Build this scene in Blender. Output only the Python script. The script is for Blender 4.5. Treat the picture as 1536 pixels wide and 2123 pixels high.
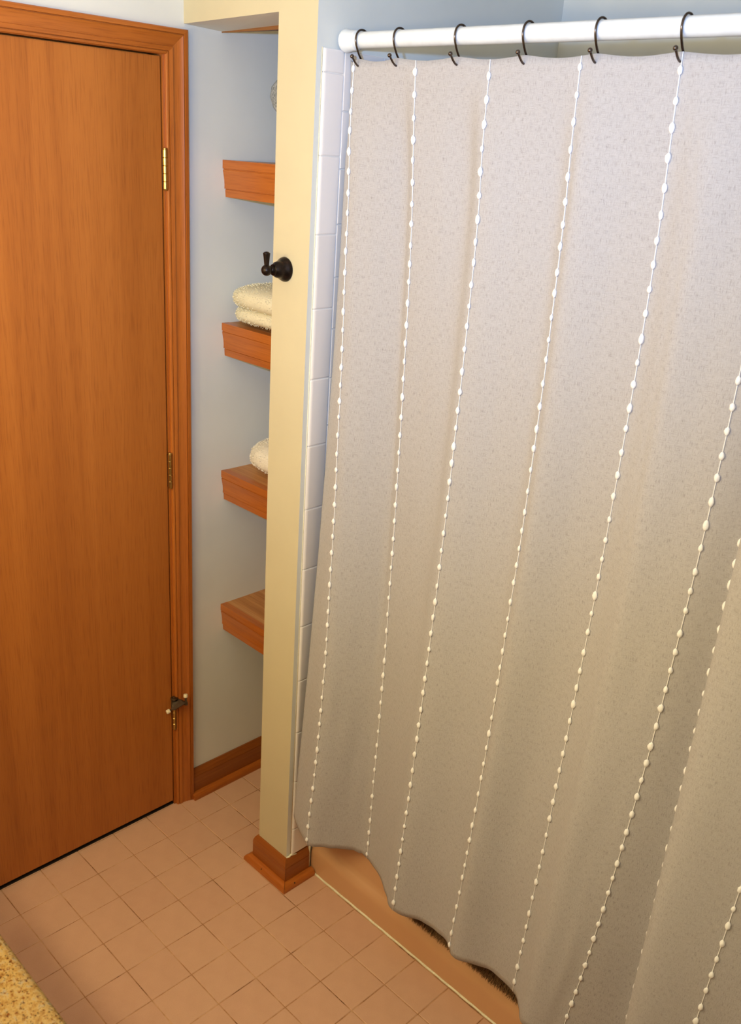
import bpy, bmesh, math, random
from mathutils import Vector, Matrix, noise

for o in list(bpy.data.objects):
    bpy.data.objects.remove(o)
SC = bpy.context.scene
COL = SC.collection
RNG = random.Random(7)

# ------------------------------------------------------------------ camera
CAM_POS = Vector((1.9608, -1.3144, 1.8803))
RIGHT = Vector((0.7018, 0.7096, 0.0631)).normalized()
FWD = Vector((-0.6458, 0.6711, -0.3642)).normalized()
UP = RIGHT.cross(FWD).normalized()
RIGHT = FWD.cross(UP).normalized()
cd = bpy.data.cameras.new('camera')
cam = bpy.data.objects.new('camera', cd)
COL.objects.link(cam)
m = Matrix((RIGHT, UP, -FWD)).transposed().to_4x4()
m.translation = CAM_POS
cam.matrix_world = m
cd.sensor_fit = 'AUTO'
cd.sensor_width = 36.0
cd.lens = 36.0 * 1916.3 / 2123.0
cd.clip_start = 0.02
cd.dof.use_dof = True
cd.dof.focus_distance = 1.95
cd.dof.aperture_fstop = 8.0
SC.camera = cam

# ------------------------------------------------------------------ world, lights, exposure
w = bpy.data.worlds.new('world')
SC.world = w
w.use_nodes = True
w.node_tree.nodes['Background'].inputs[0].default_value = (1, 0.9, 0.8, 1)
w.node_tree.nodes['Background'].inputs[1].default_value = 0.0


def light(name, kind, loc, energy, col, **kw):
    d = bpy.data.lights.new(name, kind)
    d.energy = energy
    d.color = col
    for k, v in kw.items():
        setattr(d, k, v)
    o = bpy.data.objects.new(name, d)
    o.location = loc
    COL.objects.link(o)
    return o


FLASH_W, FLASH_C = 116.0, (0.27, 0.53, 1.0)
BULB_W, BULB_C = 12.9, (1.0, 0.80, 0.42)
# flash held up and to the left of the lens, tilted upward
FL = Vector((1.8305, -1.3957, 1.9614))
fl = light('camera_flash', 'SPOT', FL, FLASH_W, FLASH_C, shadow_soft_size=0.02,
           spot_size=math.radians(100), spot_blend=1.0)
aim = Vector((0.45, 0.1, 2.46)) - FL
fl.rotation_euler = aim.to_track_quat('-Z', 'Y').to_euler()
# the bulbs over the vanity mirror, behind the camera
for i, x in enumerate((0.35, 0.66, 0.97, 1.28)):
    light('vanity_bulb', 'POINT', (x, -1.385, 1.82), BULB_W, BULB_C, shadow_soft_size=0.05)

SC.view_settings.view_transform = 'Standard'
SC.view_settings.look = 'None'
SC.view_settings.exposure = -0.02
SC.view_settings.gamma = 1.0
SC.view_settings.use_curve_mapping = False


# ------------------------------------------------------------------ materials
def lin(r, g, b):
    f = lambda c: (c / 255 / 12.92) if c / 255 <= 0.04045 else ((c / 255 + 0.055) / 1.055) ** 2.4
    return (f(r), f(g), f(b), 1)


class NT:
    def __init__(s, name, rough=0.5, spec=0.5, metal=0.0):
        s.m = bpy.data.materials.new(name)
        s.m.use_nodes = True
        s.t = s.m.node_tree
        s.b = s.t.nodes['Principled BSDF']
        s.b.inputs['Roughness'].default_value = rough
        s.b.inputs['Specular IOR Level'].default_value = spec
        s.b.inputs['Metallic'].default_value = metal

    def n(s, typ, **kw):
        x = s.t.nodes.new(typ)
        for k, v in kw.items():
            if k in x.inputs:
                x.inputs[k].default_value = v
            else:
                setattr(x, k, v)
        return x

    def l(s, a, b):
        s.t.links.new(a, b)

    def coords(s, scale, kind='Object', rot=(0, 0, 0)):
        tc = s.n('ShaderNodeTexCoord')
        mp = s.n('ShaderNodeMapping')
        mp.inputs['Scale'].default_value = scale
        mp.inputs['Rotation'].default_value = rot
        s.l(tc.outputs[kind], mp.inputs['Vector'])
        return mp.outputs['Vector']

    def noise(s, vec, scale=1.0, detail=4.0, rough=0.55, dist=0.0):
        x = s.n('ShaderNodeTexNoise')
        x.inputs['Scale'].default_value = scale
        x.inputs['Detail'].default_value = detail
        x.inputs['Roughness'].default_value = rough
        x.inputs['Distortion'].default_value = dist
        s.l(vec, x.inputs['Vector'])
        return x.outputs['Fac']

    def ramp(s, fac, stops):
        r = s.n('ShaderNodeValToRGB')
        els = r.color_ramp.elements
        while len(els) < len(stops):
            els.new(0.5)
        for e, (p, c) in zip(els, stops):
            e.position = p
            e.color = c
        s.l(fac, r.inputs['Fac'])
        return r.outputs['Color']

    def mix(s, fac, a, b, blend='MIX'):
        x = s.n('ShaderNodeMix', data_type='RGBA', blend_type=blend)
        if isinstance(fac, (int, float)):
            x.inputs['Factor'].default_value = fac
        else:
            s.l(fac, x.inputs['Factor'])
        for sock, v in ((x.inputs['A'], a), (x.inputs['B'], b)):
            pass
        ia, ib = x.inputs[6], x.inputs[7]
        for sock, v in ((ia, a), (ib, b)):
            if isinstance(v, tuple):
                sock.default_value = v
            else:
                s.l(v, sock)
        return x.outputs[2]

    def col(s, c):
        if isinstance(c, tuple):
            s.b.inputs['Base Color'].default_value = c
        else:
            s.l(c, s.b.inputs['Base Color'])
        return s

    def bump(s, h, strength=0.2, dist=0.001):
        x = s.n('ShaderNodeBump')
        x.inputs['Strength'].default_value = strength
        x.inputs['Distance'].default_value = dist
        s.l(h, x.inputs['Height'])
        s.l(x.outputs['Normal'], s.b.inputs['Normal'])
        return s


def mul(c, k):
    return (c[0] * k, c[1] * k, c[2] * k, 1)


def paint(name, c, rough=0.6):
    t = NT(name, rough, 0.3)
    v = t.coords((1, 1, 1))
    f = t.noise(v, 6, 3)
    t.col(t.ramp(f, [(0.3, mul(c, 0.97)), (0.7, mul(c, 1.02))]))
    t.bump(t.noise(v, 260, 3), 0.12, 0.0008)
    return t.m


def wood(name, dark, mid, light_, axis='Z', rough=0.38, fine=1.0, bands=1.0):
    """stained wood, grain along one axis"""
    t = NT(name, rough, 0.45)
    a = {'X': 0, 'Y': 1, 'Z': 2}[axis]
    s1 = [26.0 * bands] * 3
    s1[a] = 0.9 * bands
    s2 = [420.0 * fine] * 3
    s2[a] = 14.0 * fine
    s3 = [5.0] * 3
    s3[a] = 0.7
    f1 = t.noise(t.coords(tuple(s1)), 1, 5, 0.6, 0.8)
    f2 = t.noise(t.coords(tuple(s2)), 1, 2, 0.5)
    f3 = t.noise(t.coords(tuple(s3)), 1, 2, 0.5)
    c1 = t.ramp(f1, [(0.28, dark), (0.5, mid), (0.74, light_)])
    pores = t.ramp(f2, [(0.30, (0.82, 0.77, 0.73, 1)), (0.5, (1, 1, 1, 1)), (0.75, (1.0, 1.0, 1.0, 1))])
    c2 = t.mix(1.0, c1, pores, 'MULTIPLY')
    broad = t.ramp(f3, [(0.3, (0.92, 0.90, 0.88, 1)), (0.7, (1.0, 1.0, 1.0, 1))])
    c3 = t.mix(1.0, c2, broad, 'MULTIPLY')
    t.col(c3)
    t.bump(f2, 0.15, 0.0006)
    return t.m


def plain(name, c, rough=0.5, metal=0.0, spec=0.5, vary=0.06, scale=40):
    t = NT(name, rough, spec, metal)
    f = t.noise(t.coords((1, 1, 1)), scale, 3)
    t.col(t.ramp(f, [(0.25, mul(c, 1 - vary)), (0.75, mul(c, 1 + vary))]))
    return t.m


M = {}
M['grey_paint'] = paint('pale_grey_paint', lin(222, 223, 219))
M['yellow_face'] = paint('cream_yellow_face', lin(201, 190, 160))
M['ceiling'] = paint('ceiling_paint', lin(230, 227, 217), 0.8)
M['door_wood'] = wood('honey_veneer', lin(163, 92, 33), lin(177, 104, 40), lin(186, 112, 46), 'Z', 0.42, 0.9, 0.55)
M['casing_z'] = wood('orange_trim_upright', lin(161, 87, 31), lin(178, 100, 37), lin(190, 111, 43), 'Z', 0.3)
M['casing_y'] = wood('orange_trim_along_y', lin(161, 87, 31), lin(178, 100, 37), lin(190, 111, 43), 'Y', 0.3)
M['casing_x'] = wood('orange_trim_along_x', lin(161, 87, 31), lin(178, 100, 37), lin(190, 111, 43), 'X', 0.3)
M['base_y'] = wood('baseboard_wood_along_y', lin(135, 73, 27), lin(154, 86, 33), lin(168, 102, 42), 'Y', 0.35)
M['base_x'] = wood('baseboard_wood_along_x', lin(135, 73, 27), lin(154, 86, 33), lin(168, 102, 42), 'X', 0.35)
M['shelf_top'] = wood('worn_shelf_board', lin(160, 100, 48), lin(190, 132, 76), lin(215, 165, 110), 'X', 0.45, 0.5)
M['brown_panel'] = wood('raw_brown_panel', lin(110, 70, 35), lin(140, 92, 48), lin(160, 110, 60), 'X', 0.6)
M['brass'] = plain('aged_brass', lin(190, 160, 95), 0.28, 1.0, 0.5, 0.15, 60)
M['dark_metal'] = plain('dark_aged_metal', lin(103, 89, 70), 0.38, 0.9, 0.5, 0.2, 90)
M['hook_metal'] = plain('dark_nickel', lin(92, 82, 78), 0.22, 1.0, 0.5, 0.1, 90)
M['rubber'] = plain('cream_rubber', lin(225, 212, 180), 0.6)
M['white_plastic'] = plain('white_enamel', lin(220, 225, 232), 0.25)
M['caulk'] = plain('white_caulk', lin(232, 225, 200), 0.6, 0, 0.4, 0.12, 120)
M['tub'] = plain('peach_beige_enamel', lin(205, 158, 118), 0.22, 0, 0.5, 0.02, 5)
M['black'] = plain('dark_void', lin(24, 18, 14), 0.9)

t = NT('oil_rubbed_bronze', 0.30, 0.5, 0.75)
lw = t.n('ShaderNodeLayerWeight')
lw.inputs['Blend'].default_value = 0.3
f = t.noise(t.coords((1, 1, 1)), 140, 3)
t.col(t.ramp(f, [(0.35, lin(30, 25, 24)), (0.72, lin(48, 36, 32)), (0.9, lin(110, 62, 44))]))
M['bronze'] = t.m

# wall tile
t = NT('white_glazed_tile', 0.16, 0.5)
oi = t.n('ShaderNodeObjectInfo')
t.col(t.ramp(oi.outputs['Random'], [(0.0, lin(227, 220, 218)), (1.0, lin(236, 230, 229))]))
M['wall_tile'] = t.m
M['wall_grout'] = plain('white_grout', lin(234, 229, 225), 0.8)

# floor tile
t = NT('peach_floor_tile', 0.42, 0.4)
oi = t.n('ShaderNodeObjectInfo')
v = t.coords((1, 1, 1))
base = t.ramp(oi.outputs['Random'], [(0.0, lin(206, 164, 138)), (1.0, lin(209, 168, 141))])
sp = t.ramp(t.noise(v, 900, 2), [(0.25, (0.86, 0.84, 0.82, 1)), (0.5, (1, 1, 1, 1)), (0.8, (1.04, 1.04, 1.04, 1))])
mo = t.ramp(t.noise(v, 22, 3), [(0.3, (0.96, 0.95, 0.94, 1)), (0.7, (1.02, 1.02, 1.02, 1))])
t.col(t.mix(1.0, t.mix(1.0, base, sp, 'MULTIPLY'), mo, 'MULTIPLY'))
t.bump(t.noise(v, 500, 3), 0.10, 0.0006)
M['floor_tile'] = t.m
t = NT('sandy_floor_grout', 0.85, 0.2)
v = t.coords((1, 1, 1))
f = t.noise(v, 9, 6, 0.7)
t.col(t.ramp(f, [(0.34, lin(104, 70, 46)), (0.46, lin(172, 128, 92)), (0.6, lin(204, 164, 128))]))
M['floor_grout'] = t.m

# granite
t = NT('gold_granite', 0.18, 0.5)
v = t.coords((1, 1, 1))
a = t.ramp(t.noise(v, 120, 6, 0.7), [(0.30, lin(120, 78, 34)), (0.42, lin(176, 136, 74)), (0.54, lin(196, 164, 104)), (0.66, lin(172, 156, 132)), (0.8, lin(206, 190, 160))])
b = t.ramp(t.noise(v, 330, 3, 0.65), [(0.34, (0.10, 0.08, 0.07, 1)), (0.43, (1, 1, 1, 1))])
c = t.ramp(t.noise(v, 190, 3, 0.6), [(0.33, (0.50, 0.25, 0.10, 1)), (0.43, (1, 1, 1, 1))])
d = t.mix(1.0, t.mix(1.0, a, b, 'MULTIPLY'), c, 'MULTIPLY')
t.col(t.mix(1.0, d, (0.62, 0.62, 0.62, 1), 'MULTIPLY'))
M['granite'] = t.m
M['cabinet'] = wood('vanity_cabinet_wood', lin(140, 78, 32), lin(172, 100, 44), lin(190, 116, 56), 'Z', 0.35)

# curtain linen: slubby weave in metres of cloth (UV)
t = NT('oatmeal_linen', 0.9, 0.15)
t.b.inputs['Sheen Weight'].default_value = 0.15
wv = t.noise(t.coords((1200, 85, 1), 'UV'), 1, 2, 0.6)
wh = t.noise(t.coords((75, 1250, 1), 'UV'), 1, 2, 0.6)
ww = t.noise(t.coords((950, 950, 1), 'UV'), 1, 3, 0.6)
cv = t.ramp(wv, [(0.30, (0.66, 0.64, 0.62, 1)), (0.43, (0.97, 0.96, 0.95, 1)), (0.72, (1.05, 1.05, 1.05, 1))])
ch = t.ramp(wh, [(0.30, (0.76, 0.75, 0.74, 1)), (0.43, (0.98, 0.98, 0.98, 1)), (0.72, (1.06, 1.06, 1.06, 1))])
cw = t.ramp(ww, [(0.35, (0.86, 0.86, 0.86, 1)), (0.6, (1.02, 1.02, 1.02, 1))])
base = t.mix(1.0, t.mix(1.0, cv, ch, 'MULTIPLY'), cw, 'MULTIPLY')
t.col(t.mix(1.0, lin(177, 174, 179), base, 'MULTIPLY'))
add = t.n('ShaderNodeMath', operation='ADD')
t.l(wv, add.inputs[0])
t.l(wh, add.inputs[1])
t.bump(add.outputs[0], 0.15, 0.0002)
M['linen'] = t.m
M['yarn'] = plain('white_cotton_yarn', lin(240, 240, 245), 0.95, 0, 0.1, 0.05, 900)

t = NT('clear_liner', 0.35, 0.5)
t.b.inputs['Base Color'].default_value = lin(232, 234, 240)
tr = t.n('ShaderNodeBsdfTransparent')
mx = t.n('ShaderNodeMixShader')
mx.inputs[0].default_value = 0.42
out = t.t.nodes['Material Output']
t.l(tr.outputs[0], mx.inputs[1])
t.l(t.b.outputs[0], mx.inputs[2])
t.l(mx.outputs[0], out.inputs['Surface'])
M['liner'] = t.m

M['terry_cream'] = plain('cream_terry', lin(222, 213, 184), 0.95, 0, 0.1, 0.10, 300)
M['terry_white'] = plain('white_terry', lin(230, 220, 202), 0.95, 0, 0.1, 0.10, 300)
M['shag'] = plain('brown_shag', lin(112, 86, 60), 0.95, 0, 0.1, 0.35, 120)
t = NT('mottled_grey_glass', 0.15, 0.6)
f = t.noise(t.coords((1, 1, 1)), 90, 5, 0.7, 1.5)
t.col(t.ramp(f, [(0.3, lin(70, 70, 68)), (0.5, lin(140, 142, 140)), (0.68, lin(205, 205, 205))]))
t.bump(f, 0.5, 0.002)
M['mottled'] = t.m


# ------------------------------------------------------------------ mesh helpers
def link(o):
    COL.objects.link(o)
    return o


def meshobj(name, verts, faces, mat, parent=None, smooth=False, mats=None, fmats=None, uv=None):
    me = bpy.data.meshes.new(name)
    me.from_pydata([tuple(v) for v in verts], [], faces)
    for mm in (mats or [mat]):
        me.materials.append(mm)
    if fmats:
        for p, k in zip(me.polygons, fmats):
            p.material_index = k
    if smooth:
        for p in me.polygons:
            p.use_smooth = True
    if uv:
        lay = me.uv_layers.new(name='cloth')
        for lp in me.loops:
            lay.data[lp.index].uv = uv[lp.vertex_index]
    me.update()
    o = bpy.data.objects.new(name, me)
    link(o)
    if parent:
        setpar(o, parent)
    return o


def setpar(o, p):
    o.parent = p
    o.matrix_parent_inverse = Matrix.Translation(-p.location) if p.type == 'EMPTY' else Matrix.Identity(4)


class MB:
    """collects closed shapes for one mesh"""
    def __init__(s):
        s.v, s.f = [], []

    def add(s, vs, fs):
        k = len(s.v)
        s.v += [Vector(v) for v in vs]
        s.f += [tuple(i + k for i in f) for f in fs]
        return s

    def box(s, a, b, bev=0.0):
        x0, y0, z0 = a
        x1, y1, z1 = b
        if bev <= 0:
            vs = [(x0, y0, z0), (x1, y0, z0), (x1, y1, z0), (x0, y1, z0), (x0, y0, z1), (x1, y0, z1), (x1, y1, z1), (x0, y1, z1)]
            fs = [(3, 2, 1, 0), (4, 5, 6, 7), (0, 1, 5, 4), (1, 2, 6, 5), (2, 3, 7, 6), (3, 0, 4, 7)]
            return s.add(vs, fs)
        bm = bmesh.new()
        bmesh.ops.create_cube(bm, size=1)
        for v in bm.verts:
            v.co = Vector(((x0 + x1) / 2 + v.co.x * (x1 - x0), (y0 + y1) / 2 + v.co.y * (y1 - y0), (z0 + z1) / 2 + v.co.z * (z1 - z0)))
        bmesh.ops.bevel(bm, geom=list(bm.edges), offset=bev, segments=2, affect='EDGES')
        bm.verts.index_update()
        s.add([v.co.copy() for v in bm.verts], [tuple(v.index for v in f.verts) for f in bm.faces])
        bm.free()
        return s

    def prism(s, prof, fn0, fn1):
        """closed profile [(a,b)] swept between two placements"""
        n = len(prof)
        vs = [fn0(*p) for p in prof] + [fn1(*p) for p in prof]
        fs = [(i, (i + 1) % n, n + (i + 1) % n, n + i) for i in range(n)]
        fs += [tuple(range(n - 1, -1, -1)), tuple(range(n, 2 * n))]
        return s.add(vs, fs)

    def lathe(s, prof, origin, axis, seg=24):
        """prof [(r, h)] turned about axis through origin"""
        ax = Vector(axis).normalized()
        e1 = ax.orthogonal().normalized()
        e2 = ax.cross(e1)
        o = Vector(origin)
        vs, fs = [], []
        for r, h in prof:
            for k in range(seg):
                a = 2 * math.pi * k / seg
                vs.append(o + ax * h + (e1 * math.cos(a) + e2 * math.sin(a)) * max(r, 1e-5))
        for i in range(len(prof) - 1):
            for k in range(seg):
                k2 = (k + 1) % seg
                fs.append((i * seg + k, i * seg + k2, (i + 1) * seg + k2, (i + 1) * seg + k))
        fs.append(tuple(range(seg - 1, -1, -1)))
        n = (len(prof) - 1) * seg
        fs.append(tuple(range(n, n + seg)))
        return s.add(vs, fs)

    def tube(s, pts, r, seg=10, closed_ends=True):
        pts = [Vector(p) for p in pts]
        n = len(pts)
        vs, fs = [], []
        ref = None
        for i, p in enumerate(pts):
            t_ = (pts[min(i + 1, n - 1)] - pts[max(i - 1, 0)]).normalized()
            if ref is None:
                ref = t_.orthogonal().normalized()
            ref = (ref - t_ * ref.dot(t_)).normalized()
            b_ = t_.cross(ref)
            rr = r(i / (n - 1)) if callable(r) else r
            for k in range(seg):
                a = 2 * math.pi * k / seg
                vs.append(p + (ref * math.cos(a) + b_ * math.sin(a)) * rr)
        for i in range(n - 1):
            for k in range(seg):
                k2 = (k + 1) % seg
                fs.append((i * seg + k, i * seg + k2, (i + 1) * seg + k2, (i + 1) * seg + k))
        if closed_ends:
            fs.append(tuple(range(seg - 1, -1, -1)))
            fs.append(tuple(range((n - 1) * seg, n * seg)))
        return s.add(vs, fs)

    def ball(s, c, r, seg=14, rings=9, sc=(1, 1, 1)):
        prof = []
        for i in range(rings + 1):
            a = math.pi * i / rings
            prof.append((r * math.sin(a), -r * math.cos(a)))
        k = len(s.v)
        s.lathe(prof, c, (0, 0, 1), seg)
        c = Vector(c)
        for i in range(k, len(s.v)):
            d = s.v[i] - c
            s.v[i] = c + Vector((d.x * sc[0], d.y * sc[1], d.z * sc[2]))
        return s

    def build(s, name, mat, parent=None, smooth=False, **kw):
        me_o = meshobj(name, s.v, s.f, mat, parent, smooth, **kw)
        bm = bmesh.new()
        bm.from_mesh(me_o.data)
        bmesh.ops.recalc_face_normals(bm, faces=bm.faces)
        bm.to_mesh(me_o.data)
        bm.free()
        return me_o


def sharp(o, deg=35):
    """smooth shading with hard edges kept"""
    me = o.data
    bm = bmesh.new()
    bm.from_mesh(me)
    for f in bm.faces:
        f.smooth = True
    for e in bm.edges:
        if len(e.link_faces) == 2 and e.calc_face_angle(0) > math.radians(deg):
            e.smooth = False
    bm.to_mesh(me)
    bm.free()
    return o


def empty(name, loc):
    o = bpy.data.objects.new(name, None)
    o.location = loc
    o.empty_display_size = 0.05
    return link(o)


def tag(o, label=None, cat=None, group=None, kind=None):
    for k, v in (('label', label), ('category', cat), ('group', group), ('kind', kind)):
        if v:
            o[k] = v
    return o


def spline(p0, p1, p2, p3, u):
    return 0.5 * ((2 * p1) + (-p0 + p2) * u + (2 * p0 - 5 * p1 + 4 * p2 - p3) * u * u + (-p0 + 3 * p1 - 3 * p2 + p3) * u ** 3)


# ------------------------------------------------------------------ dimensions (metres)
XP = 0.4687      # tub side of the partition
XO = 0.3515      # closet side of the partition
YB = 0.7905      # back wall of the tub alcove
XR = 1.993       # far end of the alcove
YT = 0.0846      # foot of the tub apron
YV = -1.90       # vanity wall
XE = 2.60        # right end of the room
ZC = 2.44
S = 0.1102       # floor tile module
GX, GY = 0.1094, -0.5819

# ------------------------------------------------------------------ setting: walls, floor, ceiling
DY0, DY1, DZ = -0.762, -0.046, 2.049      # door opening
b = MB()
b.box((-0.12, YV - 0.1, 0), (0, DY0 - 0.006, ZC))
b.box((-0.12, DY0 - 0.006, DZ + 0.004), (0, DY1 + 0.006, ZC))
b.box((-0.12, DY1 + 0.006, 0), (0, YB + 0.1, ZC))
wl = b.build('wall_left', M['grey_paint'])
tag(wl, 'pale grey painted wall around the wooden door and on into the closet', 'wall', kind='structure')

# partition and closet header; faces toward the room are cream yellow
vs, fs, fm = [], [], []


def hexa(pts, front_yellow=True):
    k = len(vs)
    vs.extend(pts)
    for q in [(3, 2, 1, 0), (4, 5, 6, 7), (0, 1, 5, 4), (1, 2, 6, 5), (2, 3, 7, 6), (3, 0, 4, 7)]:
        fs.append(tuple(i + k for i in q))
        fm.append(1 if q == (0, 1, 5, 4) and front_yellow else 0)


hexa([(XO, 0, 0), (XP, 0, 0), (XP, YB, 0), (XO, YB, 0), (XO, 0, ZC), (XP, 0, ZC), (XP, YB, ZC), (XO, YB, ZC)])
hexa([(0, 0.0142, 2.1165), (XO, 0, 2.1233), (XO, 0.150, 2.1233), (0, 0.132, 2.1125),
      (0, 0.0142, ZC), (XO, 0, ZC), (XO, 0.150, ZC), (0, 0.132, ZC)])
wp = meshobj('wall_partition', vs, fs, None, mats=[M['grey_paint'], M['yellow_face']], fmats=fm)
tag(wp, 'partition between closet and tub with cream yellow front and closet header', 'wall', kind='structure')

tag(MB().box((0, 0.62, 0), (XO, 0.70, ZC)).build('wall_closet', M['grey_paint']), 'back wall of the shelf closet', 'wall', kind='structure')
bk = MB().box((XP, YB, 0), (XR, YB + 0.1, ZC)).build('wall_back', M['grey_paint'])
tag(bk, 'grey wall above the tile behind the shower curtain', 'wall', kind='structure')
tag(MB().box((XR, 0.0, 0), (XE + 0.1, YB + 0.1, ZC)).build('wall_right', M['grey_paint']), 'wall at the far end of the tub', 'wall', kind='structure')
tag(MB().box((XE, YV - 0.1, 0), (XE + 0.1, 0.0, ZC)).build('wall_end', M['grey_paint']), 'wall at the end of the room', 'wall', kind='structure')
tag(MB().box((0, YV - 0.1, 0), (XE, YV, ZC)).build('wall_vanity', M['grey_paint']), 'wall behind the vanity', 'wall', kind='structure')
tag(MB().box((-0.12, YV - 0.1, ZC), (XE + 0.1, YB + 0.1, ZC + 0.1)).build('ceiling', M['ceiling']), 'white painted ceiling', 'ceiling', kind='structure')
cp = MB().prism([(0.118, 2.1105), (0.62, 2.1833), (0.62, 2.2033), (0.118, 2.1305)],
                lambda y, z: (0.0, y, z), lambda y, z: (XO, y, z))
b = cp.build('ceiling_closet', M['brown_panel'])
tag(b, 'brown board ceiling inside the top of the closet', 'ceiling', kind='structure')

# floor: grout bed plus single tiles
fl_ = MB().box((-0.30, YV - 0.1, -0.06), (XE + 0.1, YB + 0.1, -0.0012)).build('floor', M['floor_grout'])
tag(fl_, 'peach ceramic tile floor with sandy grout', 'floor', kind='structure')


def pillow(w_, h_, th, bev):
    """tile with eased edges, centred, top at z=0"""
    a, c = w_ / 2, h_ / 2
    vs = []
    for (iw, z) in ((0.0, -th), (0.0, -bev), (bev * 0.35, -bev * 0.3), (bev, 0.0)):
        vs += [(-a + iw, -c + iw, z), (a - iw, -c + iw, z), (a - iw, c - iw, z), (-a + iw, c - iw, z)]
    fs = []
    for r in range(3):
        for k in range(4):
            fs.append((r * 4 + k, r * 4 + (k + 1) % 4, (r + 1) * 4 + (k + 1) % 4, (r + 1) * 4 + k))
    fs.append((12, 13, 14, 15))
    return vs, fs


def tile_mesh(name, w_, h_, th, bev, mat):
    v_, f_ = pillow(w_, h_, th, bev)
    me = bpy.data.meshes.new(name)
    me.from_pydata(v_, [], f_)
    me.materials.append(mat)
    return me


FT = {}
rest = MB()
GAP = 0.0019


def floor_piece(x0, x1, y0, y1, single):
    if x1 - x0 < 0.012 or y1 - y0 < 0.012:
        return
    key = (round(x1 - x0, 4), round(y1 - y0, 4))
    cx, cy = (x0 + x1) / 2, (y0 + y1) / 2
    dz = RNG.uniform(-0.00025, 0.00025)
    if single:
        if key not in FT:
            FT[key] = tile_mesh('floor_tile', key[0], key[1], 0.006, 0.0016, M['floor_tile'])
        o = link(bpy.data.objects.new('tile', FT[key]))
        o.location = (cx, cy, dz)
        o.rotation_euler = (RNG.uniform(-1, 1) * 0.0012, RNG.uniform(-1, 1) * 0.0012, RNG.uniform(-1, 1) * 0.002)
        o.parent = fl_
    else:
        v_, f_ = pillow(key[0], key[1], 0.006, 0.0016)
        rest.add([(a + cx, b_ + cy, c_ + dz) for a, b_, c_ in v_], f_)


nt = 0
for i in range(-2, 24):
    for j in range(-10, 12):
        x0, x1 = GX + i * S + GAP / 2, GX + (i + 1) * S - GAP / 2
        y0, y1 = GY + j * S + GAP / 2, GY + (j + 1) * S - GAP / 2
        rects = []
        # in front of closet wall and tub
        rects.append((max(x0, -0.03), min(x1, XE), max(y0, YV), min(y1, -0.001)))
        # into the closet
        if y1 > -0.001:
            rects.append((max(x0, 0.0), min(x1, XO), max(y0, -0.001), min(y1, 0.62)))
            # strip between pillar line and tub apron
            rects.append((max(x0, XP), min(x1, XR), max(y0, -0.001), min(y1, YT - 0.002)))
        # merge front/closet/strip pieces that belong to one tile
        if y0 < -0.001 < y1:
            rects = []
            if x1 <= XO + 0.02:
                rects.append((max(x0, -0.0), min(x1, XO), y0, y1))
            elif x0 >= XP - 0.02:
                rects.append((max(x0, XP), min(x1, XE), y0, min(y1, YT - 0.002) if x0 < XR - 0.05 else -0.001))
            else:
                rects.append((x0, x1, y0, YT - 0.002 if x1 > XP + 0.02 else -0.001))
        for r in rects:
            if r[1] - r[0] < 0.012 or r[3] - r[2] < 0.012:
                continue
            vis = r[0] < 1.15 and r[2] > -0.98
            if vis and nt < 296:
                nt += 1
                floor_piece(*r, True)
            else:
                floor_piece(*r, False)
o = rest.build('tile_field', M['floor_tile'], fl_)
tag(o, kind='stuff')

# wall tiles round the tub: a column of tall bullnose pieces, then square tiles
ZT, DZT, YBN0, YBN1 = 2.0595, 0.1533, 0.0141, 0.0682
bn_prof = [(0, 0), (0.0, 0.0012), (0.0009, 0.0036), (0.003, 0.0056), (0.0062, 0.0064), (0.0085, 0.0065), (YBN1 - YBN0 - 0.002, 0.0064), (YBN1 - YBN0 - 0.0012, 0.005), (YBN1 - YBN0 - 0.0012, 0)]


def bullnose(z0, z1):
    b_ = MB()
    e = 0.0014
    n = len(bn_prof)
    vs_, fs_ = [], []
    for (z, k) in ((z0, 0.85), (z0 + e, 1.0), (z0 + 2.2 * e, 1.0), (z1 - 2.2 * e, 1.0), (z1 - e, 1.0), (z1, 0.85)):
        for (y, x) in bn_prof:
            vs_.append((XP + x * k, YBN0 + y, z))
    for r in range(5):
        for i in range(n - 1):
            fs_.append((r * n + i, r * n + i + 1, (r + 1) * n + i + 1, (r + 1) * n + i))
    fs_.append(tuple(range(n)))
    fs_.append(tuple(range(5 * n, 6 * n)))
    b_.add(vs_, fs_)
    return b_


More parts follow.
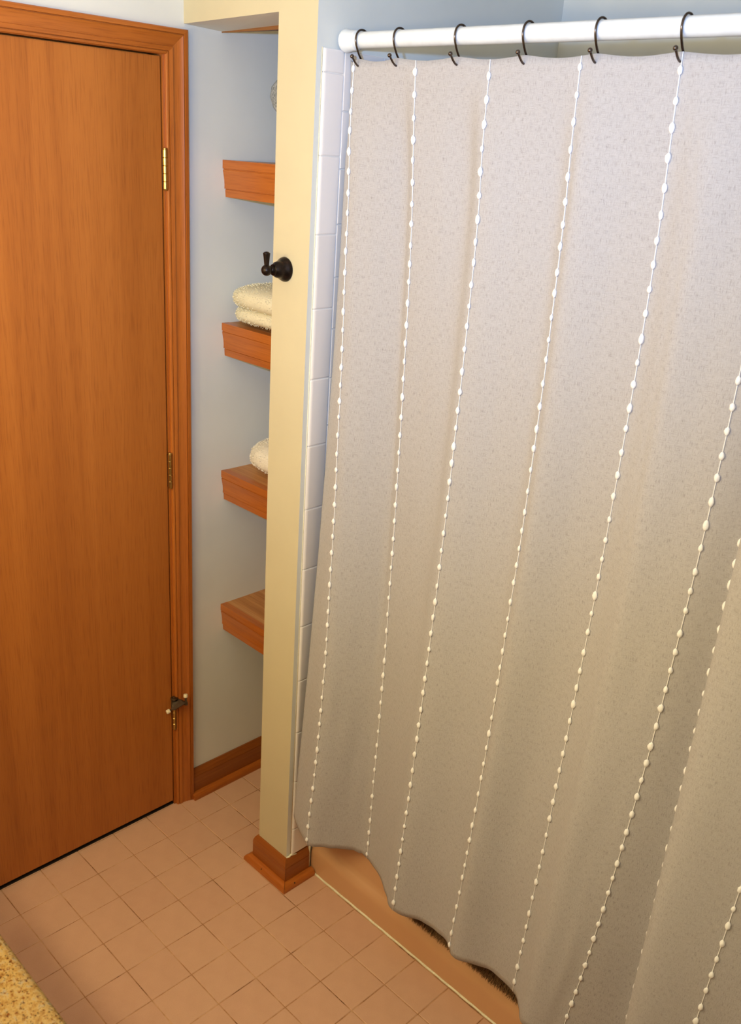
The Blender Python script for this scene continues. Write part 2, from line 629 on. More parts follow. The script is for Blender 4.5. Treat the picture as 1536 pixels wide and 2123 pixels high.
zj = [ZT, ZT - 0.0435]
while zj[-1] - DZT > 0.11:
    zj.append(zj[-1] - DZT)
zj.append(0.092)
for a, c in zip(zj[:-1], zj[1:]):
    o = bullnose(c + 0.0011, a - 0.0011).build('bullnose_tile', M['wall_tile'], wp)
    sharp(o, 50)
MB().box((XP, YBN0 + 0.002, 0.092), (XP + 0.0042, YB, ZT - 0.001)).build('tile_bed', M['wall_grout'], wp)
MB().tube([(XP + 0.0012, YBN0 - 0.0008, 0.094), (XP + 0.0012, YBN0 - 0.0008, 1.0), (XP + 0.0012, YBN0 - 0.0008, ZT)], 0.0012, 8).build('caulk_bead', M['caulk'], wp, True)
q = 0.1095
tme = tile_mesh('wall_tile', q - 0.0022, q - 0.0022, 0.006, 0.0014, M['wall_tile'])
ztop = ZT - 0.0012
nrow = 0
z = ztop
while z - q > 0.42:
    y = YBN1 + 0.001
    ncol = 0
    while y + q * 0.6 < YB:
        if ncol < 2 or nrow < 3:
            wd = min(q, YB - 0.006 - y)
            me = tme if wd > q - 1e-4 else FT.setdefault(('w', round(wd, 4)), tile_mesh('wall_tile', q - 0.0022, wd - 0.0022, 0.006, 0.0014, M['wall_tile']))
            o = link(bpy.data.objects.new('tile', me))
            o.matrix_world = Matrix(((0, 0, 1, XP + 0.0065), (0, 1, 0, y + wd / 2), (-1, 0, 0, z - q / 2), (0, 0, 0, 1)))
            o.parent = wp
        ncol += 1
        y += q
    z -= q
    nrow += 1
MB().box((XP, YB - 0.0045, 0.40), (XR, YB, ZT)).build('tile_bed', M['wall_grout'], bk)
for r in range(4):
    x = XP + 0.007
    while x + q < XR:
        o = link(bpy.data.objects.new('tile', tme))
        o.matrix_world = Matrix(((1, 0, 0, x + q / 2), (0, 0, -1, YB - 0.0065), (0, 1, 0, ztop - q * (r + 0.5)), (0, 0, 0, 1)))
        o.parent = bk
        x += q

# ------------------------------------------------------------------ door, casing, hinges
dr = empty('door_1', (0, -0.405, 0))
tag(dr, 'flat honey wood veneer door beside the closet', 'door', kind='structure')
YD = -0.0491
o = MB().box((-0.036, DY0 + 0.004, 0.015), (0.0, YD, 2.0445), 0.0012).build('door_slab', M['door_wood'], dr)
j = MB()
j.box((-0.12, DY1 + 0.0004, 0), (0.0005, DY1 + 0.0055, DZ + 0.003))
j.build('jamb', M['casing_z'], dr)
j = MB().box((-0.12, DY0 - 0.0055, 0), (0.0005, DY0 - 0.0004, DZ + 0.003))
j.build('jamb', M['casing_z'], dr)
MB().box((-0.12, DY0, DZ - 0.0005), (0.0005, DY1, DZ + 0.003)).build('jamb_head', M['casing_y'], dr)
st = MB().box((-0.05, DY0, 0), (-0.038, DY0 + 0.012, DZ)).box((-0.05, DY1 - 0.012, 0), (-0.038, DY1, DZ)).box((-0.05, DY0, DZ - 0.012), (-0.038, DY1, DZ))
st.build('door_stop_strip', M['casing_z'], dr)
MB().box((-0.115, DY0, -0.001), (-0.004, DY1, 0.004)).build('door_gap_shade', M['black'], dr)  # near-black sheet: shade of the gap under the door, put in as colour
for hz0, hz1 in ((1.764, 1.851), (1.0235, 1.116), (0.274, 0.371)):
    hg = MB()
    kx, ky, kr = 0.0072, -0.0452, 0.0062
    L = hz1 - hz0
    prof = []
    for k in range(5):
        a0, a1 = hz0 + L * k / 5, hz0 + L * (k + 1) / 5
        prof += [(kr * 0.86, a0 + 0.0002), (kr, a0 + 0.0012), (kr, a1 - 0.0012), (kr * 0.86, a1 - 0.0002)]
    prof = [(kr * 0.4, hz0 - 0.003), (kr * 0.8, hz0 - 0.002)] + prof + [(kr * 0.9, hz1 + 0.001), (kr * 0.8, hz1 + 0.003), (kr * 0.3, hz1 + 0.004)]
    hg.lathe(prof, (kx, ky, 0), (0, 0, 1), 16)
    h_ = hg.build('hinge', M['brass'], dr, True)
    sharp(h_, 40)
    lf = MB().box((-0.002, YD - 0.0006, hz0 + 0.002), (0.0055, YD + 0.0010, hz1 - 0.002)).box((-0.002, -0.0468, hz0 + 0.002), (0.0055, -0.0452, hz1 - 0.002))
    lf.build('hinge_leaf', M['dark_metal'], h_)

# casing: profile (u out from the opening, thickness)
CP = [(0, 0), (0, 0.0075), (0.0012, 0.0095), (0.0052, 0.0105), (0.0060, 0.0070), (0.0070, 0.0072), (0.0076, 0.0112), (0.0158, 0.0132), (0.0166, 0.0100), (0.0180, 0.0104),
      (0.022, 0.0114), (0.030, 0.0130), (0.037, 0.0152), (0.0412, 0.0176), (0.0420, 0.0142), (0.0432, 0.0144), (0.0440, 0.0188), (0.0520, 0.0188), (0.0540, 0.0165), (0.0540, 0)]
CI = -0.0400      # inner edge y
ZI = 2.0490       # inner edge z of the head piece
tr1 = empty('trim_1', (0.0, 0.0, 0.0))
tag(tr1, 'orange stained moulded casing around the door', 'door casing', kind='structure')
W_ = 0.0540
c_ = MB().prism(CP, lambda u, t_: (t_, CI + u, 0.0), lambda u, t_: (t_, CI + u, ZI + u)).build('side_casing', M['casing_z'], tr1)
sharp(c_, 18)
CJ = DY0 - 0.006
c_ = MB().prism(CP, lambda u, t_: (t_, CJ - u, 0.0), lambda u, t_: (t_, CJ - u, ZI + u)).build('side_casing', M['casing_z'], tr1)
sharp(c_, 18)
c_ = MB().prism(CP, lambda u, t_: (t_, CJ - u, ZI + u + 0.0003), lambda u, t_: (t_, CI + u, ZI + u + 0.0003)).build('head_casing', M['casing_y'], tr1)
sharp(c_, 18)

# hinge pin door stop on the lowest hinge
ds = empty('hinge_door_stop', (0.012, -0.0452, 0.375))
tag(ds, 'small dark metal hinge stop with two cream rubber bumpers near the floor', 'door stop')
pz = 0.3745
b = MB().lathe([(0.0095, 0.0), (0.0105, 0.001), (0.0105, 0.004), (0.009, 0.005), (0.0045, 0.0055), (0.004, 0.008), (0.002, 0.009)], (0.0072, -0.0452, pz), (0, 0, 1), 18)
sharp(b.build('pin_washer', M['dark_metal'], ds, True), 40)
b = MB()
pl = [(0.0072, -0.0552, pz), (0.0072, -0.0352, pz), (0.033, -0.020, pz - 0.006), (0.036, -0.026, pz - 0.007), (0.033, -0.060, pz - 0.016), (0.026, -0.068, pz - 0.016)]
b.add([Vector(p) for p in pl] + [Vector(p) - Vector((0, 0, 0.0022)) for p in pl],
      [tuple(range(6)), tuple(range(11, 5, -1))] + [(i, (i + 1) % 6, 6 + (i + 1) % 6, 6 + i) for i in range(6)])
b.build('bracket', M['dark_metal'], ds)
b = MB().tube([(0.028, -0.026, pz - 0.008), (0.024, -0.050, pz - 0.018), (0.016, -0.068, pz - 0.026)], 0.0032, 10)
b.build('arm', M['dark_metal'], ds, True)
b = MB().lathe([(0.004, -0.001), (0.0058, 0.0), (0.0062, 0.002), (0.0062, 0.008), (0.005, 0.0102), (0.0, 0.0105)], (0.0165, -0.0665, pz - 0.0255), (-0.15, -1.0, -0.25), 16)
sharp(b.build('bumper', M['rubber'], ds, True), 40)
b = MB().lathe([(0.0038, -0.012), (0.0048, -0.011), (0.0048, -0.003), (0.0036, -0.002), (0.003, 0.012)], (0.033, -0.0225, pz - 0.003), (-0.25, 0.12, 1.0), 14)
sharp(b.build('screw', M['dark_metal'], ds, True), 40)
b = MB().lathe([(0.0045, -0.001), (0.006, 0.0), (0.0062, 0.002), (0.0062, 0.0075), (0.005, 0.0095), (0.0, 0.0098)], (0.0302, -0.0213, pz + 0.008), (-0.25, 0.12, 1.0), 16)
sharp(b.build('bumper', M['rubber'], ds, True), 40)


# ------------------------------------------------------------------ baseboards
def base_prof(h):
    return [(0, 0), (0.0120, 0), (0.0120, h - 0.026), (0.0108, h - 0.0245), (0.0124, h - 0.023), (0.0112, h - 0.014), (0.0075, h - 0.005), (0.004, h), (0, h)]


SHOE = [(0, 0)] + [(0.0178 * math.cos(a) if k else 0.0178, 0.019 * math.sin(a)) for k, a in ((0, 0), (1, 0.25), (2, 0.5), (3, 0.8), (4, 1.1), (5, 1.35), (6, 1.57))]
SHOE = [(0, 0), (0.0178, 0), (0.0178, 0.006), (0.0165, 0.011), (0.0135, 0.0155), (0.009, 0.0185), (0.004, 0.0195), (0, 0.0195)]

bl = empty('baseboard_left', (0, 0.1, 0))
tag(bl, 'dark orange wood baseboard along the closet left wall', 'baseboard', kind='structure')
c_ = MB().prism(base_prof(0.097), lambda t_, z: (t_, 0.0145, z), lambda t_, z: (t_, 0.619, z)).build('baseboard_piece', M['base_y'], bl)
sharp(c_, 18)
c_ = MB().prism(SHOE, lambda t_, z: (0.012 + t_, 0.0148 - 0.006, z), lambda t_, z: (0.012 + t_, 0.619, z)).build('shoe_moulding', M['casing_y'], bl)
sharp(c_, 40)

bp = empty('baseboard_partition', (0.41, 0, 0))
tag(bp, 'orange wood baseboard wrapping the foot of the yellow pillar', 'baseboard', kind='structure')
P = base_prof(0.087)
g = 0.0004
mats = {'x': M['base_x'], 'y': M['base_y']}
c_ = MB().prism(P, lambda t_, z: (XO - t_, -t_, z), lambda t_, z: (XP + t_ - g, -t_, z)).build('baseboard_piece', M['base_x'], bp)
sharp(c_, 18)
c_ = MB().prism(P, lambda t_, z: (XP + t_, -t_ + g, z), lambda t_, z: (XP + t_, 0.0735, z)).build('baseboard_piece', M['base_y'], bp)
sharp(c_, 18)
c_ = MB().prism(P, lambda t_, z: (XO - t_, -t_ + g, z), lambda t_, z: (XO - t_, 0.619, z)).build('baseboard_piece', M['base_y'], bp)
sharp(c_, 18)
c_ = MB().prism(SHOE, lambda t_, z: (XO - 0.012 - t_, -0.012 - t_, z), lambda t_, z: (XP + 0.012 + t_ - 2 * g, -0.012 - t_, z)).build('shoe_moulding', M['casing_x'], bp)
sharp(c_, 40)
c_ = MB().prism(SHOE, lambda t_, z: (XP + 0.012 + t_, -0.012 - t_ + g, z), lambda t_, z: (XP + 0.012 + t_, 0.0815, z)).build('shoe_moulding', M['casing_y'], bp)
sharp(c_, 40)
c_ = MB().prism(SHOE, lambda t_, z: (XO - 0.012 - t_, -0.012 - t_ + g, z), lambda t_, z: (XO - 0.012 - t_, 0.619, z)).build('shoe_moulding', M['casing_y'], bp)
sharp(c_, 40)
for (p, ax) in (((XO + 0.045, -0.0257, 0.0135), 0), ((XP + 0.0263, 0.010, 0.0135), 1)):
    MB().ball(p, 0.0022, 8, 6).build('nail_hole', M['black'], bp)
MB().tube([(XP + 0.0085, 0.0765, 0.02), (XP + 0.0085, 0.0765, 0.06), (XP + 0.0085, 0.0765, 0.125)], 0.0026, 8).build('caulk_bead', M['caulk'], bp, True)
MB().tube([(XP + 0.001, -0.0005, 0.0885), (XP + 0.0035, 0.006, 0.0895), (XP + 0.003, 0.014, 0.092), (XP + 0.0045, 0.018, 0.0905), (XP + 0.006, 0.03, 0.0885)], lambda u: 0.0018 + 0.0014 * math.sin(9 * u) ** 2, 8).build('caulk_bead', M['caulk'], bp, True)

# ------------------------------------------------------------------ closet shelves
FP = [(0.0, 0.0), (0.0, -0.0195), (0.0030, -0.0205), (0.0030, -0.0220), (0.0008, -0.0230), (0.0030, -0.034), (0.0052, -0.046), (0.0060, -0.058),
      (0.0056, -0.0660), (0.0098, -0.0668), (0.0098, -0.0682), (0.0084, -0.0690), (0.0094, -0.0860), (0.022, -0.0860), (0.022, 0.0)]
YS = 0.122
shelf_z = (1.8352, 1.4404, 1.0368, 0.6261)
names = ('topmost wooden closet shelf under the closet header, near eye level',
         'second wooden closet shelf from the top, carrying the cream towel',
         'third wooden closet shelf from the top, carrying the white towel',
         'lowest wooden closet shelf, empty and nearest the floor')
for z, lab in zip(shelf_z, names):
    e = empty('closet_shelf', (XO / 2, 0.35, z - 0.04))
    tag(e, lab, 'shelf', 'shelves built into the closet')
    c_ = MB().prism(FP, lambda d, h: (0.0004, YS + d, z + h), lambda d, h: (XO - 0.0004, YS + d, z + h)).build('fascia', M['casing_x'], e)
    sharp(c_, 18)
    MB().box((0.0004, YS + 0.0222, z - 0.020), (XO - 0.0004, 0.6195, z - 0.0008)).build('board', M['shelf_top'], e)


# ------------------------------------------------------------------ towels and vase
def terry(name, lobes, mat, label, cat, base):
    """soft folded towel: each lobe a lumpy rounded slab with loop pile"""
    e = empty(name, base)
    tag(e, label, cat)
    for (c, r, p_, rot) in lobes:
        c = Vector(c)
        n1, n2 = 56, 30
        vs_, fs_ = [], []
        Rm = Matrix.Rotation(rot, 3, 'Y')
        for i in range(n2 + 1):
            th = -math.pi / 2 + math.pi * i / n2
            for k in range(n1):
                ph = 2 * math.pi * k / n1
                sg = lambda v_, e_: math.copysign(abs(v_) ** e_, v_)
                d = Vector((r[0] * sg(math.cos(th), p_) * sg(math.cos(ph), p_), r[1] * sg(math.cos(th), p_) * sg(math.sin(ph), p_), r[2] * sg(math.sin(th), 0.85)))
                d = Rm @ d
                q_ = c + d
                nn = noise.noise(q_ * 22) * 0.0040 + noise.noise(q_ * 170) * 0.0022
                vs_.append(q_ + d.normalized() * nn)
        for i in range(n2):
            for k in range(n1):
                k2 = (k + 1) % n1
                fs_.append((i * n1 + k, i * n1 + k2, (i + 1) * n1 + k2, (i + 1) * n1 + k))
        o_ = meshobj('fold', vs_, fs_, mat, e, True)
        # loop pile: tiny curled tufts standing on the surface
        tv, tf = [], []
        rr = random.Random(3)
        for _ in range(5200):
            f_ = fs_[rr.randrange(len(fs_))]
            a_, b_, c2, d_ = [vs_[x] for x in f_]
            u, v_ = rr.random(), rr.random()
            p = a_.lerp(b_, u).lerp(d_.lerp(c2, u), v_)
            n_ = (p - c).normalized()
            n_ = Vector((n_.x / r[0], n_.y / r[1], n_.z / r[2])).normalized()
            tg = n_.orthogonal().normalized()
            tg.rotate(Matrix.Rotation(rr.random() * 6.28, 3, n_))
            h = 0.0022 + 0.0018 * rr.random()
            w0 = 0.0009
            ln = Vector((rr.uniform(-1, 1), rr.uniform(-1, 1), rr.uniform(-1, 1))) * 0.0012
            k0 = len(tv)
            tv += [p - tg * w0, p + tg * w0, p + n_ * h + tg * w0 * 0.6 + ln, p + n_ * h - tg * w0 * 0.6 + ln]
            tf.append((k0, k0 + 1, k0 + 2, k0 + 3))
        tag(meshobj('terry_pile', tv, tf, mat, o_), kind='stuff')
    return e


terry('folded_towel', [((0.1790, 0.2660, 1.4712), (0.162, 0.148, 0.0250), 0.42, 0.0),
                       ((0.1755, 0.2650, 1.5120), (0.168, 0.152, 0.0350), 0.46, 0.0)],
      M['terry_cream'], 'thick cream terry towel folded on the second closet shelf', 'towel', (0.178, 0.265, 1.441))
terry('rolled_towel', [((0.180, 0.300, 1.0860), (0.155, 0.140, 0.0440), 0.52, 0.0)],
      M['terry_white'], 'off-white terry towel rolled on the third closet shelf, mostly hidden', 'towel', (0.215, 0.330, 1.037))
vz = shelf_z[0]
b = MB().lathe([(0.052, 0.0), (0.054, 0.004), (0.050, 0.010), (0.026, 0.024), (0.020, 0.05), (0.026, 0.075), (0.045, 0.100), (0.066, 0.125), (0.075, 0.148), (0.071, 0.170),
                (0.058, 0.188), (0.046, 0.203), (0.040, 0.216), (0.046, 0.224), (0.042, 0.224), (0.034, 0.214)], (0.126, 0.2585, vz - 0.0008), (0, 0, 1), 32)
for v in b.v:
    d = Vector((v.x - 0.126, v.y - 0.2585, 0))
    v += d * (0.05 * noise.noise(v * 45))
vo = b.build('vase', M['mottled'], None, True)
tag(vo, 'mottled grey rounded vessel on the topmost closet shelf, mostly behind the pillar', 'vase')

# ------------------------------------------------------------------ robe hook on the pillar
rh = empty('robe_hook', (0.393, 0, 1.630))
tag(rh, 'dark bronze robe hook with upright lever on the yellow pillar', 'hook')
R0 = (0.393, 0, 1.630)
b = MB().lathe([(0.0255, 0.0), (0.0262, 0.0015), (0.0258, 0.004), (0.0235, 0.0085), (0.0195, 0.0135), (0.0182, 0.0165), (0.0178, 0.019), (0.0165, 0.0245), (0.0135, 0.0295), (0.0115, 0.0325), (0.0118, 0.0335), (0.0085, 0.0355)],
               R0, (0, -1, 0), 32)
sharp(b.build('base', M['bronze'], rh, True), 50)
b = MB().lathe([(0.0085, 0.0345), (0.0072, 0.0360), (0.0068, 0.0375), (0.0082, 0.0385), (0.0084, 0.0400), (0.0068, 0.0412), (0.0065, 0.0450)], R0, (0, -1, 0), 24)
sharp(b.build('neck', M['bronze'], rh, True), 50)
MB().ball((0.393, -0.0505, 1.630), 0.0118, 20, 14).build('knob', M['bronze'], rh, True)
b = MB().lathe([(0.0048, 0.008), (0.0052, 0.012), (0.0068, 0.028), (0.0076, 0.0335), (0.0079, 0.0345), (0.0074, 0.0355), (0.0045, 0.0375), (0.0, 0.0385)], (0.393, -0.0505, 1.630), (0, -0.03, 1), 20)
sharp(b.build('lever', M['bronze'], rh, True), 50)

# ------------------------------------------------------------------ bathtub
tb = empty('bathtub', (1.23, 0.44, 0))
tag(tb, 'peach beige bathtub with smooth apron behind the curtain', 'bathtub')
XT0, XT1 = XP + 0.0068, XR - 0.001
ap = [(YT, 0.0), (YT, 0.060), (YT + 0.001, 0.070), (YT + 0.005, 0.080), (YT + 0.011, 0.087), (YT + 0.016, 0.094), (YT + 0.018, 0.105), (YT + 0.019, 0.34), (YT + 0.015, 0.362), (YT + 0.007, 0.375),
      (YT + 0.004, 0.386), (YT + 0.007, 0.397), (YT + 0.016, 0.403), (YT + 0.03, 0.405), (YT + 0.095, 0.405), (YT + 0.095, 0.39), (YT + 0.04, 0.385), (YT + 0.035, 0.0)]
c_ = MB().prism(ap, lambda y, z: (XT0, y, z), lambda y, z: (XT1, y, z)).build('apron', M['tub'], tb)
sharp(c_, 45)
# basin: rounded rings from rim to floor
b = MB()
rings = []
for (ins, zz, rad) in ((0.0, 0.405, 0.10), (0.006, 0.395, 0.10), (0.02, 0.36, 0.11), (0.05, 0.15, 0.13), (0.09, 0.09, 0.14), (0.15, 0.07, 0.12)):
    x0, x1, y0, y1 = XT0 + 0.07 + ins, XT1 - 0.07 - ins, YT + 0.093 + ins, YB - 0.06 - ins
    rg = []
    for (cx, cy, a0) in ((x1 - rad, y1 - rad, 0), (x0 + rad, y1 - rad, 90), (x0 + rad, y0 + rad, 180), (x1 - rad, y0 + rad, 270)):
        for k in range(7):
            a = math.radians(a0 + 15 * k)
            rg.append((cx + rad * math.cos(a), cy + rad * math.sin(a), zz))
    rings.append(rg)
n = len(rings[0])
vs_ = [p for r in rings for p in r]
fs_ = [(r * n + k, r * n + (k + 1) % n, (r + 1) * n + (k + 1) % n, (r + 1) * n + k) for r in range(len(rings) - 1) for k in range(n)]
fs_.append(tuple(range((len(rings) - 1) * n, len(rings) * n)))
outer = [(XT1, YB - 0.0075, 0.405), (XT0, YB - 0.0075, 0.405), (XT0, YT + 0.09, 0.405), (XT1, YT + 0.09, 0.405)]
ko = len(vs_)
vs_ += outer
for qd in range(4):
    for k in range(6):
        fs_.append((ko + qd, qd * 7 + k, qd * 7 + k + 1))
    fs_.append((ko + qd, qd * 7 + 6, ((qd + 1) % 4) * 7, ko + (qd + 1) % 4))
o = meshobj('basin', vs_, fs_, M['tub'], tb)
sharp(o, 50)
pts = []
for k in range(90):
    x = XT0 + 0.018 + (XT1 - XT0 - 0.02) * k / 89
    pts.append((x, YT - 0.0012 + 0.0005 * math.sin(k * 1.7), 0.0012))
MB().tube(pts, lambda u: 0.0031 + 0.0007 * noise.noise(Vector((u * 60, 0, 0))), 8).build('caulk_bead', M['caulk'], tb, True)

# bath mat hung over the tub rim, its shaggy lower edge showing under the hem
bmx0, bmx1 = 0.83, 1.30
mt = empty('bath_mat', ((bmx0 + bmx1) / 2, YT + 0.03, 0.41))
tag(mt, 'dark brown shaggy bath mat hung over the tub rim, edge showing below the curtain', 'bath mat')
path = [(YT + 0.0085, 0.132), (YT + 0.0085, 0.25), (YT + 0.0075, 0.33), (YT + 0.004, 0.365), (YT + 0.0025, 0.386), (YT + 0.0045, 0.399), (YT + 0.014, 0.4045), (YT + 0.03, 0.4062), (YT + 0.075, 0.4062)]
th = 0.007
back = [(y, z) for y, z in path]
nrm = []
for i in range(len(path)):
    a, c = path[max(i - 1, 0)], path[min(i + 1, len(path) - 1)]
    d = Vector((c[0] - a[0], c[1] - a[1])).normalized()
    nrm.append(Vector((-d.y, d.x)))
outp = [(y + nrm[i].x * th, z + nrm[i].y * th) for i, (y, z) in enumerate(path)]
prof = outp + back[::-1]
MB().prism(prof, lambda y, z: (bmx0, y, z), lambda y, z: (bmx1, y, z)).build('backing', M['shag'], mt)
tv, tf = [], []
for _ in range(9000):
    i = RNG.randrange(len(outp) - 1)
    if RNG.random() < 0.55:
        i = 0
    u = RNG.random() ** (1.8 if i == 0 else 1)
    y = outp[i][0] * (1 - u) + outp[i + 1][0] * u
    z = outp[i][1] * (1 - u) + outp[i + 1][1] * u
    x = RNG.uniform(bmx0, bmx1)
    nn = Vector((RNG.uniform(-.4, .4), nrm[i].x, nrm[i].y - (0.9 if i < 3 else 0.0)))
    nn.normalize()
    L = RNG.uniform(0.012, 0.023)
    tg = Vector((1, 0, 0)).cross(nn).normalized() if RNG.random() < .5 else Vector((1, 0, 0))
    p = Vector((x, y, z))
    w0 = 0.0011
    k0 = len(tv)
    mid = p + nn * L * 0.55
    tip = p + nn * L + Vector((RNG.uniform(-.004, .004), 0, -0.004))
    tv += [p - tg * w0, p + tg * w0, mid + tg * w0, mid - tg * w0, tip]
    tf += [(k0, k0 + 1, k0 + 2, k0 + 3), (k0 + 3, k0 + 2, k0 + 4)]
tag(meshobj('shag_pile', tv, tf, M['shag'], mt), kind='stuff')

# ------------------------------------------------------------------ curtain rod
YR, ZR, RR = 0.0689, 2.0758, 0.0148
rd = empty('shower_curtain_rod', (XP, YR, ZR))
tag(rd, 'white shower curtain rod across the tub alcove', 'curtain rod')
b = MB().lathe([(RR, 0.030), (RR, 0.5), (RR, 1.0), (RR, XR - XP - 0.03)], (XP, YR, ZR), (1, 0, 0), 32)
sharp(b.build('tube', M['white_plastic'], rd, True), 50)
for x0, d in ((XP + 0.0067, 1), (XR, -1)):
    if d < 0:
        x0 = XR
    b = MB().lathe([(0.0205, 0.0), (0.0215, 0.002), (0.0212, 0.006), (0.0190, 0.016), (0.0180, 0.030), (0.0176, 0.034), (0.0155, 0.0355), (0.0148, 0.036)], (x0, YR, ZR), (d, 0, 0), 32)
    sharp(b.build('end_socket', M['white_plastic'], rd, True), 50)

# ------------------------------------------------------------------ shower curtain
ZTOP, DROP = 2.043, 1.838
TS = [i / 8 for i in range(9)]
GX_ = {
    'E': [0.4765, 0.4863, 0.4945, 0.4992, 0.5012, 0.5009, 0.4991, 0.4964, 0.4932],
    'T1': [0.5085, 0.5338, 0.5463, 0.5582, 0.5682, 0.575, 0.5774, 0.574, 0.5636],
    'T2': [0.6725, 0.6949, 0.7037, 0.709, 0.7115, 0.7114, 0.7092, 0.7054, 0.7003],
    'T3': [0.8470, 0.8714, 0.8786, 0.8821, 0.8823, 0.8801, 0.8761, 0.871, 0.8655],
    'T4': [1.0310, 1.0481, 1.0551, 1.0581, 1.0574, 1.0537, 1.0475, 1.0393, 1.0296],
    'T5': [1.2055, 1.2197, 1.2246, 1.2257, 1.2235, 1.2189, 1.2125, 1.205, 1.197],
    'T6': [1.3807, 1.39, 1.3949, 1.3955, 1.3916, 1.3834, 1.3708, 1.3539, 1.3325],
    'L': [1.4608, 1.4622, 1.4635, 1.4649, 1.4663, 1.4677, 1.469, 1.4704, 1.4718],
    'T8': [1.6381, 1.6294, 1.6208, 1.6121, 1.6034, 1.5948, 1.5861, 1.5774, 1.5688],
}


def tab(a, t_):
    t_ = min(max(t_, 0), 1) * 8
    i = min(int(t_), 7)
    u = t_ - i
    return a[i] * (1 - u) + a[i + 1] * u


def smooth_tab(a, t_):
    t_ = min(max(t_, 0), 1) * 8
    i = min(int(t_), 7)
    u = t_ - i
    return spline(a[max(i - 1, 0)], a[i], a[i + 1], a[min(i + 2, 8)], u)


# guides across the cloth: (how to find x, y at the top, y at the hem)
GUIDES = [
    ('E', .085, .000), ('T1', .052, -.015), (('T1', 'T2', .30), .057, .014), (('T1', 'T2', .58), .070, .050), (('T1', 'T2', .80), .078, .068), ('T2', .058, .070),
    (('T2', 'T3', .35), .064, .052), (('T2', 'T3', .72), .076, .018), ('T3', .050, -.006),
    (('T3', 'T4', .45), .060, .022), (('T3', 'T4', .82), .068, .024), ('T4', .057, .010), (('T4', 'T5', .16), .046, -.002), (('T4', 'T5', .58), .056, .032), ('T5', .060, .026),
    (('T5', 'T6', .24), .050, .004), (('T5', 'T6', .42), .046, -.022), (('T5', 'T6', .72), .056, -.012), ('T6', .060, .005),
    (('T6', 'L', .86), .066, .045), ('L', .045, -.040), (('L', 'T8', .35), .036, -.046), ('T8', .050, -.010),
    (1.70, .060, .030), (1.78, .048, -.020), (1.87, .060, .020), (1.945, .055, .000)]


def gpoint(gd, t_):
    k, yt, yb = gd
    if isinstance(k, str):
        x = smooth_tab(GX_[k], t_)
    elif isinstance(k, tuple):
        x = smooth_tab(GX_[k[0]], t_) * (1 - k[2]) + smooth_tab(GX_[k[1]], t_) * k[2]
    else:
        x = k
    r_ = min(1.0, t_ / 0.11)
    r_ = r_ * r_ * (3 - 2 * r_)
    if k != 'E':
        yt = 0.0650 + (yt - 0.0650) * r_          # gathered flat along the hooks
    return x, yt + (yb - yt) * t_


HOOKX = (0.522, 0.623, 0.772, 0.919, 1.058, 1.203, 1.352, 1.500, 1.650, 1.800)


def top_sag(x):
    # top edge dips between hooks
    hs = [0.48] + list(HOOKX) + [1.95]
    for a, c in zip(hs[:-1], hs[1:]):
        if a <= x <= c:
            return -0.0055 * math.sin(math.pi * (x - a) / (c - a)) ** 1.2
    return 0.0


SUB = 9
NG = len(GUIDES)


def cloth(c, t_):
    """c in guide units, t_ 0 top .. 1 hem  ->  world point"""
    i = min(max(int(c), 0), NG - 2)
    u = c - i
    P4 = [gpoint(GUIDES[min(max(i + k, 0), NG - 1)], t_) for k in (-1, 0, 1, 2)]
    x = spline(P4[0][0], P4[1][0], P4[2][0], P4[3][0], u)
    y = spline(P4[0][1], P4[1][1], P4[2][1], P4[3][1], u)
    z = ZTOP - DROP * t_
    z += top_sag(x) * max(0, 1 - t_ * 14)
    y += 0.0022 * noise.noise(Vector((c * 1.3, t_ * 9, 3.1))) * (0.3 + t_)
    # hem corner lifted a little, hem edge slightly uneven
    if t_ > 0.6:
        z += (t_ - 0.6) / 0.4 * (0.040 * max(0, 1 - c / 1.0) + 0.004 * noise.noise(Vector((c * 2.1, 0, 8.8))))
    # upper corner of the edge curls back
    if c < 1 and t_ < 0.10:
        y += 0.006 * math.sin(t_ / 0.10 * math.pi) * (1 - c)
    return Vector((x, y, z))


sc = empty('shower_curtain', (1.2, 0.03, 0.205))
tag(sc, 'oatmeal linen shower curtain with strings of white yarn tufts', 'shower curtain')
NC, NR = (NG - 1) * SUB + 1, 130
vs_, fs_, uv = [], [], []
# cloth width along the mid line for the weave coordinates
ulen = [0.0]
for i in range(1, NC):
    ulen.append(ulen[-1] + (cloth(i / SUB, 0.5) - cloth((i - 1) / SUB, 0.5)).length)
for r in range(NR + 1):
    t_ = r / NR
    for i in range(NC):
        vs_.append(cloth(i / SUB, t_))
        uv.append((ulen[i], 1.0 - DROP * t_))
for r in range(NR):
    for i in range(NC - 1):
        a = r * NC + i
        fs_.append((a, a + NC, a + NC + 1, a + 1))
fab = meshobj('fabric', vs_, fs_, M['linen'], sc, True, uv=uv)
md = fab.modifiers.new('thickness', 'SOLIDIFY')
md.thickness = 0.0012
md.offset = 1.0
# stitched hem at the foot and the folded header at the top
hp = []
for i in range(NC):
    p = cloth(i / SUB, 0.9985)
    hp.append(p)
MB().tube(hp, 0.0013, 6).build('hem', M['linen'], sc, True)

